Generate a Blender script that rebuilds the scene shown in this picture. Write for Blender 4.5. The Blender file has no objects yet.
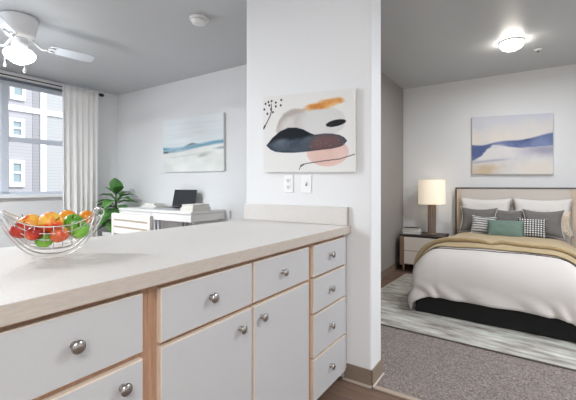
import bpy, bmesh, math, random
from mathutils import Vector, Matrix, noise
random.seed(7)
PI = math.pi
C = bpy.context.scene.collection

# ------------------------------------------------------------------ materials
def lin(c):
    return tuple((x/255/12.92 if x/255 <= .04045 else ((x/255+.055)/1.055)**2.4) for x in c)

def mat(name, rgb, rough=.6, metal=0., spec=.5, nscale=0, namp=.06, bump=0., bscale=40, emit=0, ecol=None, coat=0, sheen=0, stretch=None, trans=0, ior=1.45):
    m = bpy.data.materials.new(name); m.use_nodes = True
    nt = m.node_tree; b = nt.nodes['Principled BSDF']
    col = lin(rgb)
    b.inputs['Base Color'].default_value = (*col, 1)
    b.inputs['Roughness'].default_value = rough
    b.inputs['Metallic'].default_value = metal
    b.inputs['Specular IOR Level'].default_value = spec
    b.inputs['IOR'].default_value = ior
    if trans: b.inputs['Transmission Weight'].default_value = trans
    if coat: b.inputs['Coat Weight'].default_value = coat
    if sheen: b.inputs['Sheen Weight'].default_value = sheen
    if emit:
        b.inputs['Emission Color'].default_value = (*lin(ecol or rgb), 1)
        b.inputs['Emission Strength'].default_value = emit
    if nscale or bump:
        tc = nt.nodes.new('ShaderNodeTexCoord'); mp = nt.nodes.new('ShaderNodeMapping')
        if stretch: mp.inputs['Scale'].default_value = stretch
        nt.links.new(tc.outputs['Object'], mp.inputs['Vector'])
    if nscale:
        n = nt.nodes.new('ShaderNodeTexNoise'); n.inputs['Scale'].default_value = nscale; n.inputs['Detail'].default_value = 5
        nt.links.new(mp.outputs[0], n.inputs['Vector'])
        r = nt.nodes.new('ShaderNodeMapRange'); r.inputs['From Min'].default_value = .3; r.inputs['From Max'].default_value = .7
        r.inputs['To Min'].default_value = 1-namp; r.inputs['To Max'].default_value = 1+namp
        nt.links.new(n.outputs['Fac'], r.inputs['Value'])
        mx = nt.nodes.new('ShaderNodeMix'); mx.data_type = 'RGBA'; mx.blend_type = 'MULTIPLY'; mx.inputs[0].default_value = 1
        mx.inputs[6].default_value = (*col, 1)
        nt.links.new(r.outputs[0], mx.inputs[7]); nt.links.new(mx.outputs[2], b.inputs['Base Color'])
    if bump:
        n2 = nt.nodes.new('ShaderNodeTexNoise'); n2.inputs['Scale'].default_value = bscale; n2.inputs['Detail'].default_value = 4
        nt.links.new(mp.outputs[0], n2.inputs['Vector'])
        bp = nt.nodes.new('ShaderNodeBump'); bp.inputs['Strength'].default_value = bump; bp.inputs['Distance'].default_value = .01
        nt.links.new(n2.outputs['Fac'], bp.inputs['Height']); nt.links.new(bp.outputs[0], b.inputs['Normal'])
    return m

def ramp_mat(name, stops, scale, rough=.6, stretch=(1, 1, 1), bump=0., detail=6, spec=.4, dist=0.):
    m = bpy.data.materials.new(name); m.use_nodes = True
    nt = m.node_tree; b = nt.nodes['Principled BSDF']; b.inputs['Roughness'].default_value = rough
    b.inputs['Specular IOR Level'].default_value = spec
    tc = nt.nodes.new('ShaderNodeTexCoord'); mp = nt.nodes.new('ShaderNodeMapping'); mp.inputs['Scale'].default_value = stretch
    nt.links.new(tc.outputs['Object'], mp.inputs['Vector'])
    n = nt.nodes.new('ShaderNodeTexNoise'); n.inputs['Scale'].default_value = scale; n.inputs['Detail'].default_value = detail
    n.inputs['Distortion'].default_value = dist; n.inputs['Roughness'].default_value = .65
    nt.links.new(mp.outputs[0], n.inputs['Vector'])
    cr = nt.nodes.new('ShaderNodeValToRGB'); e = cr.color_ramp.elements
    while len(e) < len(stops): e.new(.5)
    for k, (p, c) in enumerate(stops):
        e[k].position = p; e[k].color = (*lin(c), 1)
    nt.links.new(n.outputs['Fac'], cr.inputs[0]); nt.links.new(cr.outputs[0], b.inputs['Base Color'])
    if bump:
        bp = nt.nodes.new('ShaderNodeBump'); bp.inputs['Strength'].default_value = bump; bp.inputs['Distance'].default_value = .02
        nt.links.new(n.outputs['Fac'], bp.inputs['Height']); nt.links.new(bp.outputs[0], b.inputs['Normal'])
    return m

def vcol_mat(name, rough=.8, spec=.2):
    m = bpy.data.materials.new(name); m.use_nodes = True
    nt = m.node_tree; b = nt.nodes['Principled BSDF']; b.inputs['Roughness'].default_value = rough
    b.inputs['Specular IOR Level'].default_value = spec
    a = nt.nodes.new('ShaderNodeAttribute'); a.attribute_name = 'paint'
    nt.links.new(a.outputs['Color'], b.inputs['Base Color'])
    return m

def wave_mat(name, c1, c2, axes, scale, rough=.85, lo=.42, hi=.58, dist=0., band=None):
    """woven stripes; with two axes the stripes cross into a check"""
    m = bpy.data.materials.new(name); m.use_nodes = True
    nt = m.node_tree; b = nt.nodes['Principled BSDF']; b.inputs['Roughness'].default_value = rough
    b.inputs['Specular IOR Level'].default_value = .2
    tc = nt.nodes.new('ShaderNodeTexCoord'); last = None
    for ax in axes:
        w = nt.nodes.new('ShaderNodeTexWave'); w.bands_direction = ax; w.inputs['Scale'].default_value = scale
        w.inputs['Distortion'].default_value = dist; w.inputs['Detail Scale'].default_value = 1.2
        nt.links.new(tc.outputs['Object'], w.inputs['Vector'])
        r = nt.nodes.new('ShaderNodeMapRange'); r.inputs['From Min'].default_value = lo; r.inputs['From Max'].default_value = hi
        nt.links.new(w.outputs['Fac'], r.inputs['Value'])
        if last is None: last = r.outputs[0]
        else:
            mm = nt.nodes.new('ShaderNodeMath'); mm.operation = 'MULTIPLY'
            nt.links.new(last, mm.inputs[0]); nt.links.new(r.outputs[0], mm.inputs[1]); last = mm.outputs[0]
    mx = nt.nodes.new('ShaderNodeMix'); mx.data_type = 'RGBA'
    mx.inputs[6].default_value = (*lin(c1), 1); mx.inputs[7].default_value = (*lin(c2), 1)
    nt.links.new(last, mx.inputs[0]); nt.links.new(mx.outputs[2], b.inputs['Base Color'])
    return m

def plank_mat(name, c1, c2, dark, rot=0.):
    m = bpy.data.materials.new(name); m.use_nodes = True
    nt = m.node_tree; b = nt.nodes['Principled BSDF']; b.inputs['Roughness'].default_value = .45
    tc = nt.nodes.new('ShaderNodeTexCoord'); mp = nt.nodes.new('ShaderNodeMapping'); mp.inputs['Rotation'].default_value = (0, 0, rot)
    nt.links.new(tc.outputs['Object'], mp.inputs['Vector'])
    br = nt.nodes.new('ShaderNodeTexBrick'); br.inputs['Scale'].default_value = 1
    br.inputs['Brick Width'].default_value = 1.0; br.inputs['Row Height'].default_value = .15; br.inputs['Mortar Size'].default_value = .0015
    br.inputs['Color1'].default_value = (*lin(c1), 1); br.inputs['Color2'].default_value = (*lin(c2), 1); br.inputs['Mortar'].default_value = (*lin(dark), 1)
    nt.links.new(mp.outputs[0], br.inputs['Vector'])
    mp2 = nt.nodes.new('ShaderNodeMapping'); mp2.inputs['Scale'].default_value = (2, 22, 1)
    nt.links.new(mp.outputs[0], mp2.inputs['Vector'])
    n = nt.nodes.new('ShaderNodeTexNoise'); n.inputs['Scale'].default_value = 2.2; n.inputs['Detail'].default_value = 7
    nt.links.new(mp2.outputs[0], n.inputs['Vector'])
    r = nt.nodes.new('ShaderNodeMapRange'); r.inputs['From Min'].default_value = .25; r.inputs['From Max'].default_value = .75
    r.inputs['To Min'].default_value = .6; r.inputs['To Max'].default_value = 1.35
    nt.links.new(n.outputs['Fac'], r.inputs['Value'])
    mx = nt.nodes.new('ShaderNodeMix'); mx.data_type = 'RGBA'; mx.blend_type = 'MULTIPLY'; mx.inputs[0].default_value = 1
    nt.links.new(br.outputs['Color'], mx.inputs[6]); nt.links.new(r.outputs[0], mx.inputs[7])
    nt.links.new(mx.outputs[2], b.inputs['Base Color'])
    return m

M = {}
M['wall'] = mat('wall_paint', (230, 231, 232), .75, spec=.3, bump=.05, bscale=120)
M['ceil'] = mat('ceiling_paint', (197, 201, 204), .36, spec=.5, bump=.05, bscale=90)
M['wallshade'] = mat('shaded_wall_paint', (158, 153, 148), .75, spec=.3, bump=.05, bscale=120)  # darker copy of the wall paint, this wall's dimmer light put into its colour
M['floor'] = plank_mat('wood_vinyl', (128, 104, 88), (104, 84, 72), (60, 46, 38), 0.)
M['carpet'] = ramp_mat('carpet_pile', [(.32, (114, 104, 100)), (.5, (154, 143, 138)), (.68, (196, 184, 179))], 95, .95, bump=1., detail=6, spec=.1)
M['rug'] = ramp_mat('distressed_rug', [(.30, (104, 97, 92)), (.46, (166, 161, 154)), (.64, (208, 211, 201))], 3.0, .95, stretch=(1, 4.5, 1), detail=15, spec=.1)
M['rugborder'] = mat('rug_binding', (186, 178, 168), .9, nscale=60, namp=.1)
M['base'] = mat('cove_base', (140, 124, 110), .5, nscale=8, namp=.05)
M['baselight'] = mat('base_toe', (205, 194, 182), .5)
M['strip'] = mat('transition_strip', (176, 160, 144), .4)
M['lam'] = mat('laminate', (213, 209, 205), .42, spec=.5, nscale=140, namp=.05)
M['lamedge'] = mat('laminate_edge', (190, 180, 170), .4, nscale=30, namp=.07, stretch=(1, 1, 7))
M['cab'] = mat('white_cabinet', (192, 192, 193), .42, spec=.4, nscale=200, namp=.02)
M['edge'] = mat('maple_edge', (214, 200, 184), .5, nscale=30, namp=.06, stretch=(4, 4, 1))
M['wood'] = ramp_mat('maple_frame', [(.3, (160, 122, 98)), (.5, (180, 142, 116)), (.7, (196, 160, 134))], 9, .5, stretch=(6, 6, .5), detail=5)
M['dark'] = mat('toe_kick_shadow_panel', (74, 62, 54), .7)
M['nickel'] = mat('brushed_nickel', (176, 172, 168), .28, metal=1.)
M['steel'] = mat('chrome_wire', (212, 210, 208), .42, metal=1.)
M['white'] = mat('white_paint', (238, 238, 238), .45)
M['whitegloss'] = mat('white_enamel', (238, 240, 242), .3, coat=.2)
M['blade'] = mat('pale_grey_blade', (206, 212, 220), .4)
M['plastic'] = mat('white_plastic', (240, 240, 240), .35)
M['slot'] = mat('dark_slot', (40, 38, 38), .6)
M['globe'] = mat('lit_opal_glass', (255, 252, 246), .3, emit=2.0)
M['dome'] = mat('lit_opal_dome', (255, 246, 234), .3, emit=26)
M['shade'] = mat('lit_linen_shade', (238, 226, 206), .9, emit=.44, ecol=(255, 240, 216), nscale=60, namp=.04, stretch=(4, 4, 1))
M['lampwood'] = ramp_mat('fluted_walnut', [(.3, (112, 96, 84)), (.7, (152, 134, 120))], 8, .55, stretch=(6, 6, .6))
M['curtain'] = mat('white_linen_curtain', (251, 250, 249), .9, spec=.1, bump=.08, bscale=200)
_nt = M['curtain'].node_tree; _tr = _nt.nodes.new('ShaderNodeBsdfTranslucent'); _tr.inputs['Color'].default_value = (.9, .9, .89, 1)
_mx = _nt.nodes.new('ShaderNodeMixShader'); _mx.inputs[0].default_value = .07
_nt.links.new(_nt.nodes['Principled BSDF'].outputs[0], _mx.inputs[1]); _nt.links.new(_tr.outputs[0], _mx.inputs[2])
_nt.links.new(_mx.outputs[0], _nt.nodes['Material Output'].inputs[0])
M['black'] = mat('matte_black_metal', (34, 34, 36), .45)
M['blindgrey'] = mat('grey_roller', (120, 128, 138), .6)
M['vinyl'] = mat('window_vinyl', (205, 212, 222), .4)
M['glass'] = mat('window_glass', (255, 255, 255), .0, trans=1., ior=1.02, spec=.1)
M['screen'] = mat('laptop_screen', (28, 30, 34), .25)
M['alu'] = mat('laptop_aluminium', (180, 182, 186), .35, metal=.8)
M['desk'] = mat('white_lacquer', (240, 239, 237), .35)
M['metalgrey'] = mat('grey_leg_metal', (186, 186, 192), .4, metal=.2)
M['chairw'] = mat('cream_white_chair', (222, 218, 212), .5)
M['taupe'] = mat('taupe_strip', (168, 154, 138), .6)
M['paper'] = mat('white_book_cover', (236, 236, 234), .6)
M['pages'] = mat('book_pages', (228, 224, 216), .8, nscale=200, namp=.08, stretch=(1, 1, 8))
M['pot'] = mat('white_woven_pot', (222, 222, 220), .8, bump=.3, bscale=60)
M['soil'] = mat('potting_soil', (58, 44, 34), .95, bump=.5, bscale=80)
M['leaf'] = ramp_mat('green_leaf', [(.3, (56, 104, 52)), (.55, (96, 150, 76)), (.75, (144, 186, 108))], 6, .4)
M['stem'] = mat('brown_stem', (96, 80, 52), .8)
M['nsfront'] = mat('cream_drawer', (216, 206, 196), .5)
M['nsbody'] = mat('dark_walnut', (52, 42, 38), .45, nscale=12, namp=.15, stretch=(1, 6, 6))
M['nsside'] = ramp_mat('walnut_post', [(.3, (112, 88, 72)), (.7, (150, 124, 104))], 8, .5, stretch=(6, 6, .6))
M['headfab'] = mat('beige_headboard_fabric', (208, 200, 193), .9, bump=.1, bscale=250)
M['headwood'] = ramp_mat('tan_headboard_post', [(.3, (192, 172, 152)), (.7, (214, 196, 176))], 8, .55, stretch=(6, 6, .6))
M['headtrim'] = mat('dark_bronze_trim', (78, 70, 66), .45)
M['bedbase'] = mat('black_upholstery', (26, 26, 27), .85, bump=.15, bscale=200)
M['mattress'] = mat('mattress_cover', (228, 226, 222), .9)
M['duvet'] = mat('white_duvet_cotton', (206, 200, 196), .9, spec=.15, sheen=.1, bump=.08, bscale=30)
M['piping'] = mat('dark_piping', (84, 74, 68), .8)
M['tan'] = mat('tan_blanket_knit', (176, 156, 121), .95, spec=.1, sheen=.2, bump=.25, bscale=160)
M['pwhite'] = mat('pillow_white', (222, 218, 214), .9, spec=.15, sheen=.1)
M['pgrey'] = mat('pillow_charcoal', (118, 115, 112), .9, spec=.15, bump=.2, bscale=240)
M['pteal'] = mat('pillow_teal', (112, 132, 123), .9, spec=.15, bump=.2, bscale=240)
M['pstripe'] = wave_mat('pillow_wavy_stripe', (112, 113, 115), (206, 204, 200), ['Y'], 11, dist=2.2)
M['pcheck'] = wave_mat('pillow_check_weave', (72, 74, 78), (222, 220, 216), ['X', 'Y'], 13, lo=.25, hi=.45)
M['pfloral'] = ramp_mat('pillow_floral', [(.0, (214, 196, 170)), (.56, (220, 204, 180)), (.6, (150, 140, 130)), (.66, (222, 208, 186))], 14, .9, detail=3, dist=1.5)
M['paint'] = vcol_mat('painted_canvas')
M['canvas'] = mat('canvas_side', (228, 228, 226), .85)
M['siding'] = None
M['bookdark'] = mat('dark_book_cover', (62, 60, 60), .6)
M['bookgrey'] = mat('grey_book_cover', (150, 154, 154), .6)

def siding(name, rgb):
    m = mat(name, rgb, .8); nt = m.node_tree; b = nt.nodes['Principled BSDF']
    tc = nt.nodes.new('ShaderNodeTexCoord'); w = nt.nodes.new('ShaderNodeTexWave'); w.bands_direction = 'Z'; w.wave_profile = 'SAW'
    w.inputs['Scale'].default_value = 3.4
    nt.links.new(tc.outputs['Object'], w.inputs['Vector'])
    r = nt.nodes.new('ShaderNodeMapRange'); r.inputs['From Min'].default_value = .0; r.inputs['From Max'].default_value = .22
    r.inputs['To Min'].default_value = .78; r.inputs['To Max'].default_value = 1
    nt.links.new(w.outputs['Fac'], r.inputs['Value'])
    mx = nt.nodes.new('ShaderNodeMix'); mx.data_type = 'RGBA'; mx.blend_type = 'MULTIPLY'; mx.inputs[0].default_value = 1
    mx.inputs[6].default_value = (*lin(rgb), 1); nt.links.new(r.outputs[0], mx.inputs[7]); nt.links.new(mx.outputs[2], b.inputs['Base Color'])
    return m
M['siding'] = siding('lap_siding_grey', (162, 161, 165))
M['siding2'] = siding('lap_siding_pale', (164, 166, 167))
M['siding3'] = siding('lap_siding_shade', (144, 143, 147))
M['extglass'] = mat('far_window_glass', (136, 152, 156), .12, spec=.6)
M['ground'] = mat('asphalt', (120, 120, 120), .9, nscale=3)

# ------------------------------------------------------------------ mesh helpers
def add_box(bm, lo, hi, bev=0., seg=2, mi=0):
    vs = [bm.verts.new((x, y, z)) for x in (lo[0], hi[0]) for y in (lo[1], hi[1]) for z in (lo[2], hi[2])]
    fs = [bm.faces.new([vs[i] for i in q]) for q in ((0, 1, 3, 2), (4, 6, 7, 5), (0, 4, 5, 1), (2, 3, 7, 6), (0, 2, 6, 4), (1, 5, 7, 3))]
    for f_ in fs: f_.material_index = mi
    if bev:
        es = list({e for f_ in fs for e in f_.edges})
        r = bmesh.ops.bevel(bm, geom=es, offset=bev, segments=seg, affect='EDGES', profile=.5)
        for f_ in r['faces']: f_.material_index = mi
    return fs

def add_lathe(bm, prof, c=(0, 0, 0), n=32, axis='Z', cap=True):
    """prof: list of (r, h) revolved about the axis through c"""
    rings = []
    for r, h_ in prof:
        ring = []
        for k in range(n):
            a = 2*PI*k/n; x, y = r*math.cos(a), r*math.sin(a)
            p = (x, y, h_) if axis == 'Z' else ((h_, x, y) if axis == 'X' else (y, h_, x))
            ring.append(bm.verts.new((c[0]+p[0], c[1]+p[1], c[2]+p[2])))
        rings.append(ring)
    for a, b in zip(rings, rings[1:]):
        for k in range(n):
            f_ = bm.faces.new((a[k], a[(k+1) % n], b[(k+1) % n], b[k])); f_.smooth = True
    if cap:
        bm.faces.new(list(reversed(rings[0]))); bm.faces.new(rings[-1])

def add_tube(bm, pts, r, n=8, closed=False, rs=None):
    pts = [Vector(p) for p in pts]; N = len(pts); rings = []; up = None
    for i, p in enumerate(pts):
        if closed: t = pts[(i+1) % N]-pts[i-1]
        else: t = pts[min(i+1, N-1)]-pts[max(i-1, 0)]
        t.normalize()
        if up is None:
            up = Vector((0, 0, 1)) if abs(t.z) < .9 else Vector((1, 0, 0))
        s = t.cross(up)
        if s.length < 1e-4: s = t.orthogonal()
        s.normalize(); up = s.cross(t).normalized()
        rr = rs[i] if rs else r
        rings.append([bm.verts.new(p+(s*math.cos(2*PI*k/n)+up*math.sin(2*PI*k/n))*rr) for k in range(n)])
    M_ = N if closed else N-1
    for i in range(M_):
        a, b = rings[i], rings[(i+1) % N]
        for k in range(n):
            f_ = bm.faces.new((a[k], a[(k+1) % n], b[(k+1) % n], b[k])); f_.smooth = True
    if not closed:
        bm.faces.new(list(reversed(rings[0]))); bm.faces.new(rings[-1])

def add_grid(bm, nu, nv, fn, mi=0, smooth=True):
    g = [[bm.verts.new(fn(i/nu, j/nv)) for j in range(nv+1)] for i in range(nu+1)]
    for i in range(nu):
        for j in range(nv):
            f_ = bm.faces.new((g[i][j], g[i+1][j], g[i+1][j+1], g[i][j+1])); f_.smooth = smooth; f_.material_index = mi
    return g

def obj(name, bm, mats, parent=None, loc=None, rot=None, recalc=True):
    if recalc: bmesh.ops.recalc_face_normals(bm, faces=bm.faces[:])
    me = bpy.data.meshes.new(name); bm.to_mesh(me); bm.free()
    for m in (mats if isinstance(mats, (list, tuple)) else [mats]): me.materials.append(m)
    o = bpy.data.objects.new(name, me); C.objects.link(o)
    if parent: o.parent = parent
    if loc: o.location = loc
    if rot: o.rotation_euler = rot
    return o

def nb(): return bmesh.new()

def boxobj(name, lo, hi, m, parent=None, bev=0., seg=2):
    b = nb(); add_box(b, lo, hi, bev, seg); return obj(name, b, m, parent)

def tag(o, label, cat, group=None, kind=None):
    o['label'] = label; o['category'] = cat
    if group: o['group'] = group
    if kind: o['kind'] = kind
    return o

def thing(name, label, cat, loc=(0, 0, 0), rz=0., group=None):
    o = bpy.data.objects.new(name, None); C.objects.link(o); o.empty_display_size = .1
    o.location = loc; o.rotation_euler = (0, 0, rz)
    return tag(o, label, cat, group)

def struct(name, bm, m):
    o = obj(name, bm, m); o['kind'] = 'structure'; return o

def sbox(name, lo, hi, m, bev=0.):
    b = nb(); add_box(b, lo, hi, bev, 3); return struct(name, b, m)

# ------------------------------------------------------------------ the setting
H = 2.57                       # ceiling height
XL, YB = -5.33, 3.23           # living room: window wall, back wall
YBB = 5.33                     # bedroom back wall
XR, YR = 2.4, -2.3             # unseen right and rear walls
sbox('floor', (XL-.2, YR-.1, -.1), (XR+.1, YBB+.1, 0), M['floor'])
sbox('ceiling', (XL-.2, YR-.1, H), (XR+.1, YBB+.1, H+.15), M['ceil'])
# window wall with its opening
WY0, WY1, WZ0, WZ1 = .35, 2.80, 1.04, 2.47
b = nb()
add_box(b, (XL-.18, YR, 0), (XL, -2.0, H)); add_box(b, (XL-.18, -2.0, 0), (XL, -.1, .6)); add_box(b, (XL-.18, -2.0, WZ1), (XL, -.1, H)); add_box(b, (XL-.18, -.1, 0), (XL, WY0, H))  # includes the opening for the added second window
add_box(b, (XL-.18, WY1, 0), (XL, YB+.1, H))
add_box(b, (XL-.18, WY0, 0), (XL, WY1, WZ0)); add_box(b, (XL-.18, WY0, WZ1), (XL, WY1, H))
struct('wall_left', b, M['wall'])
sbox('wall_back', (XL, YB, 0), (-1.665, YB+.14, H), M['wall'])
sbox('wall_bedroom_left', (-1.665, 2.147, 0), (-1.49, YBB, H), M['wallshade'])
sbox('wall_bedroom_back', (-1.665, YBB, 0), (XR, YBB+.12, H), M['wall'])
sbox('wall_end', (-1.665, 1.977, 0), (-.733, 2.147, H), M['wall'], .012)
sbox('wall_right', (XR, YR, 0), (XR+.12, YBB, H), M['wall'])
sbox('wall_rear', (XL, YR-.12, 0), (XR, YR, H), M['wall'])
# vinyl cove base round the end of the wall and along the bedroom walls
b = nb()
add_box(b, (-.90, 1.969, .008), (-.725, 1.9765, .098), .003)
add_box(b, (-.7325, 1.969, .008), (-.725, 2.155, .098), .003)
struct('baseboard_end', b, M['base'])
b = nb()
add_box(b, (-.905, 1.958, 0), (-.716, 1.969, .010)); add_box(b, (-.7245, 1.958, 0), (-.714, 2.155, .010))
struct('trim_1', b, M['baselight'])
sbox('baseboard_bedroom_left', (-1.4895, 2.15, 0), (-1.482, YBB, .09), M['base'])
sbox('baseboard_bedroom_back', (-1.48, YBB-.008, 0), (XR, YBB-.0005, .09), M['base'])
sbox('baseboard_back', (XL, YB-.009, 0), (-1.67, YB-.0005, .09), M['base'])
# bedroom carpet and its edge strip
b = nb(); add_grid(b, 2, 2, lambda u, v: (-1.48+u*(XR+1.47), 1.995+v*1.3, .006)); add_box(b, (-1.48, 1.995, .0005), (XR-.01, 3.295, .0055))
o = struct('floor_carpet', b, M['carpet'])
sbox('trim_2', (-.713, 1.962, .0005), (XR-.01, 1.994, .008), M['strip'])

# window: outer frame, two mullions, meeting rails, panes
b = nb(); gx0, gx1 = XL-.15, XL-.09
add_box(b, (gx0, WY0, WZ0), (gx1, WY0+.05, WZ1)); add_box(b, (gx0, WY1-.05, WZ0), (gx1, WY1, WZ1))
add_box(b, (gx0, WY0+.05, WZ0), (gx1, WY1-.05, WZ0+.035)); add_box(b, (gx0, WY0+.05, WZ1-.05), (gx1, WY1-.05, WZ1))
win = struct('window_1', b, M['vinyl'])
def wpart(name, lo, hi, m): return boxobj(name, lo, hi, m, win, .004)
MU = [(1.05, 1.12), (1.742, 1.822)]
for y0, y1 in MU: wpart('mullion', (gx0, y0, WZ0+.035), (gx1+.035, y1, WZ1-.05), M['vinyl'])
bays = [(WY0+.05, 1.05), (1.12, 1.742), (1.822, WY1-.05)]
for y0, y1 in bays:
    wpart('meeting_rail', (gx0+.01, y0, 1.715), (gx1+.01, y1, 1.775), M['vinyl'])
    wpart('pane', (gx0+.025, y0, WZ0+.035), (gx0+.031, y1, 1.715), M['glass'])
    wpart('pane', (gx0+.025, y0, 1.775), (gx0+.031, y1, WZ1-.05), M['glass'])
wpart('window_sill', (XL-.085, WY0-.03, 1.0), (XL+.055, WY1+.03, 1.0395), M['whitegloss'])

# unseen second window, added to the same wall to let fill light in
b = nb()
for lo, hi in (((gx0, -2.0, .6), (gx1, -1.95, WZ1)), ((gx0, -.15, .6), (gx1, -.1, WZ1)), ((gx0, -1.95, .6), (gx1, -.15, .65)), ((gx0, -1.95, WZ1-.05), (gx1, -.15, WZ1)), ((gx0, -1.08, .65), (gx1, -1.02, WZ1-.05))): add_box(b, lo, hi)
struct('window_added', b, M['vinyl'])

# ------------------------------------------------------------------ the building across the way
FX = -12.
far = thing('apartment_building', 'grey sided apartment building seen through the living room window', 'building', (FX, 3., -3.))
def fb(name, y0, y1, z0, z1, x1, m, parent=far, x0=-.3):
    b = nb(); add_box(b, (x0, y0-3., z0+3.), (x1, y1-3., z1+3.)); return obj(name, b, m, parent)
fb('siding_panel', -4, 4.83, -3, 7.5, 0, M['siding'])
fb('siding_panel', 4.98, 11, -3, 7.5, .0, M['siding2'])
fb('siding_panel', 4.64, 4.83, -3, 7.5, .012, M['siding3'], x0=.001)  # strip beside the corner board, its shade put into the siding colour
fb('corner_board', 4.83, 4.98, -3, 7.5, .06, M['white'])
fb('band_board', -4, 4.83, 3.27, 3.42, .05, M['white'], x0=.001)
fb('band_board', 4.98, 11, 3.27, 3.42, .05, M['white'], x0=.001)
for yc, z0, z1 in [(4.24, 1.13, 1.88), (4.24, 2.46, 3.06), (4.26, 3.58, 4.5), (3.72, 1.13, 1.88), (3.72, 2.46, 3.06), (3.7, 3.58, 4.5), (2.2, 1.13, 1.88), (2.2, 2.46, 3.06)]:
    w_ = .36
    b = nb()
    for lo, hi in (((.001, yc-w_/2, z0), (.07, yc-.10, z1)), ((.001, yc+.10, z0), (.07, yc+w_/2, z1)), ((.001, yc-.10, z0), (.07, yc+.10, z0+.13)), ((.001, yc-.10, z1-.09), (.07, yc+.10, z1))):
        add_box(b, (lo[0], lo[1]-3, lo[2]+3), (hi[0], hi[1]-3, hi[2]+3))
    add_box(b, (.03, yc-.10-3, (z0+z1)/2+.0+3), (.06, yc+.10-3, (z0+z1)/2+.05+3))
    f_ = obj('window', b, M['white'], far)
    fb('pane', yc-.10, yc+.10, z0+.13, z1-.09, .025, M['extglass'], f_, x0=.002)
g = sbox('ground_outside', (-40, -30, -3.3), (XL-.3, 40, -3.001), M['ground'])

# ------------------------------------------------------------------ blind, rod, curtain
t = thing('window_blind', 'white blind headrail with grey rolled shade across the top of the window', 'blind', (XL+.005, 1.38, 2.42))
b = nb(); add_box(b, (0, -1.06, .06), (.055, 1.06, .085), .003); add_box(b, (0, -1.06, .0855), (.04, 1.06, .125), .003)
obj('headrail', b, M['white'], t)
b = nb(); add_tube(b, [(.024, -1.05, .036), (.024, 1.05, .036)], .016, 14); obj('rolled_shade', b, M['blindgrey'], t)

t = thing('curtain_rod', 'black curtain rod with round end under the ceiling above the window', 'curtain rod', (-5.225, 1.55, 2.494))
b = nb(); add_tube(b, [(0, -1.6, 0), (0, 1.33, 0)], .007, 12); obj('rod', b, M['black'], t)
b = nb(); add_lathe(b, [(.009, 1.331), (.022, 1.334), (.024, 1.375), (.018, 1.39)], n=16, axis='Y'); obj('finial', b, M['black'], t)
b = nb(); add_box(b, (-.088, 1.31, -.02), (-.06, 1.33, .02)); add_tube(b, [(-.062, 1.32, 0), (-.013, 1.32, 0)], .006, 8); obj('bracket', b, M['black'], t)

CW = .505
def curt(u, v):
    z = .03+v*2.485
    ph = u*2*PI*6.5+.7*math.sin(u*9)
    amp = (.014+.012*(1-v))*(1+.35*math.sin(u*17+1))
    x = amp*math.sin(ph)+.006*math.sin(ph*2.3+z)
    y = u*CW+.012*math.cos(ph)*(1-.3*v)+.012*(1-v)*math.sin(u*6)
    return (x, y, z)
b = nb(); add_grid(b, 170, 24, curt)
o = obj('curtain', b, M['curtain'], loc=(-5.178, 2.342, 0), recalc=False)
md = o.modifiers.new('thick', 'SOLIDIFY'); md.thickness = .003
tag(o, 'white pleated curtain hanging floor length at the right side of the window', 'curtain')

# ------------------------------------------------------------------ ceiling fan
fan = thing('ceiling_fan', 'white ceiling fan with a lit globe and pull chains', 'fan', (-3.555, 1.28, H))
b = nb(); add_lathe(b, [(.130, -.002), (.137, -.010), (.135, -.025), (.108, -.145), (.098, -.162), (.06, -.18)], n=48); obj('motor_housing', b, M['whitegloss'], fan)
b = nb(); add_lathe(b, [(.058, -.181), (.062, -.19), (.05, -.205), (.062, -.225), (.056, -.255)], n=32); obj('light_fitter', b, M['whitegloss'], fan)
b = nb(); add_lathe(b, [(.052, -.256), (.058, -.260), (.094, -.276), (.114, -.300), (.115, -.322), (.098, -.350), (.060, -.377), (.03, -.391), (.006, -.397)], n=40); obj('globe', b, M['globe'], fan)
for k, a in enumerate((82, 202, 322)):
    e = bpy.data.objects.new('blade', None)
    R_ = Matrix.Rotation(math.radians(a), 4, 'Z')
    b = nb()
    prof = [(.215, .048), (.25, .056), (.40, .064), (.52, .066), (.56, .058), (.58, .035)]
    top = []; bot = []
    for x, w in prof:
        for s_, L in ((1, top), (-1, bot)):
            L.append((x, s_*w))
    ring = top+list(reversed(bot))
    def tilt(x, y, z):
        return R_ @ Vector((x, y*math.cos(.26), -.205-y*math.sin(.26)+z))
    va = [b.verts.new(tilt(x, y, 0)) for x, y in ring]; vb = [b.verts.new(tilt(x, y, .006)) for x, y in ring]
    b.faces.new(list(reversed(va))); b.faces.new(vb)
    for i in range(len(ring)): b.faces.new((va[i], va[(i+1) % len(ring)], vb[(i+1) % len(ring)], vb[i]))
    bl = obj('blade', b, M['blade'], fan)
    b = nb()
    add_tube(b, [R_ @ Vector(p) for p in [(.085, 0, -.165), (.12, 0, -.195), (.155, 0, -.222), (.185, 0, -.22), (.21, .0, -.212)]], .011, 10)
    for s_ in (-.03, .03): add_tube(b, [R_ @ Vector(p) for p in [(.195, 0, -.216), (.225, s_*.7, -.214-s_*.2), (.26, s_, -.214-s_*.3)]], .008, 8)
    obj('blade_arm', b, M['whitegloss'], bl)
for px, py, l0, l1 in ((-.115, -.076, -.31, -.412), (.1275, -.012, -.31, -.49)):
    b = nb(); ang = math.atan2(py, px)
    ex, ey = math.cos(ang)*.128, math.sin(ang)*.128
    add_tube(b, [(math.cos(ang)*.055, math.sin(ang)*.055, -.235), (ex*.8, ey*.8, -.25), (ex, ey, -.285), (ex, ey, l1+.03)], .0022, 6)
    add_lathe(b, [(.004, l1+.034), (.008, l1+.028), (.009, l1+.004), (.005, l1)], (ex, ey, 0), 10)
    obj('pull_chain', b, M['whitegloss'], fan)

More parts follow.
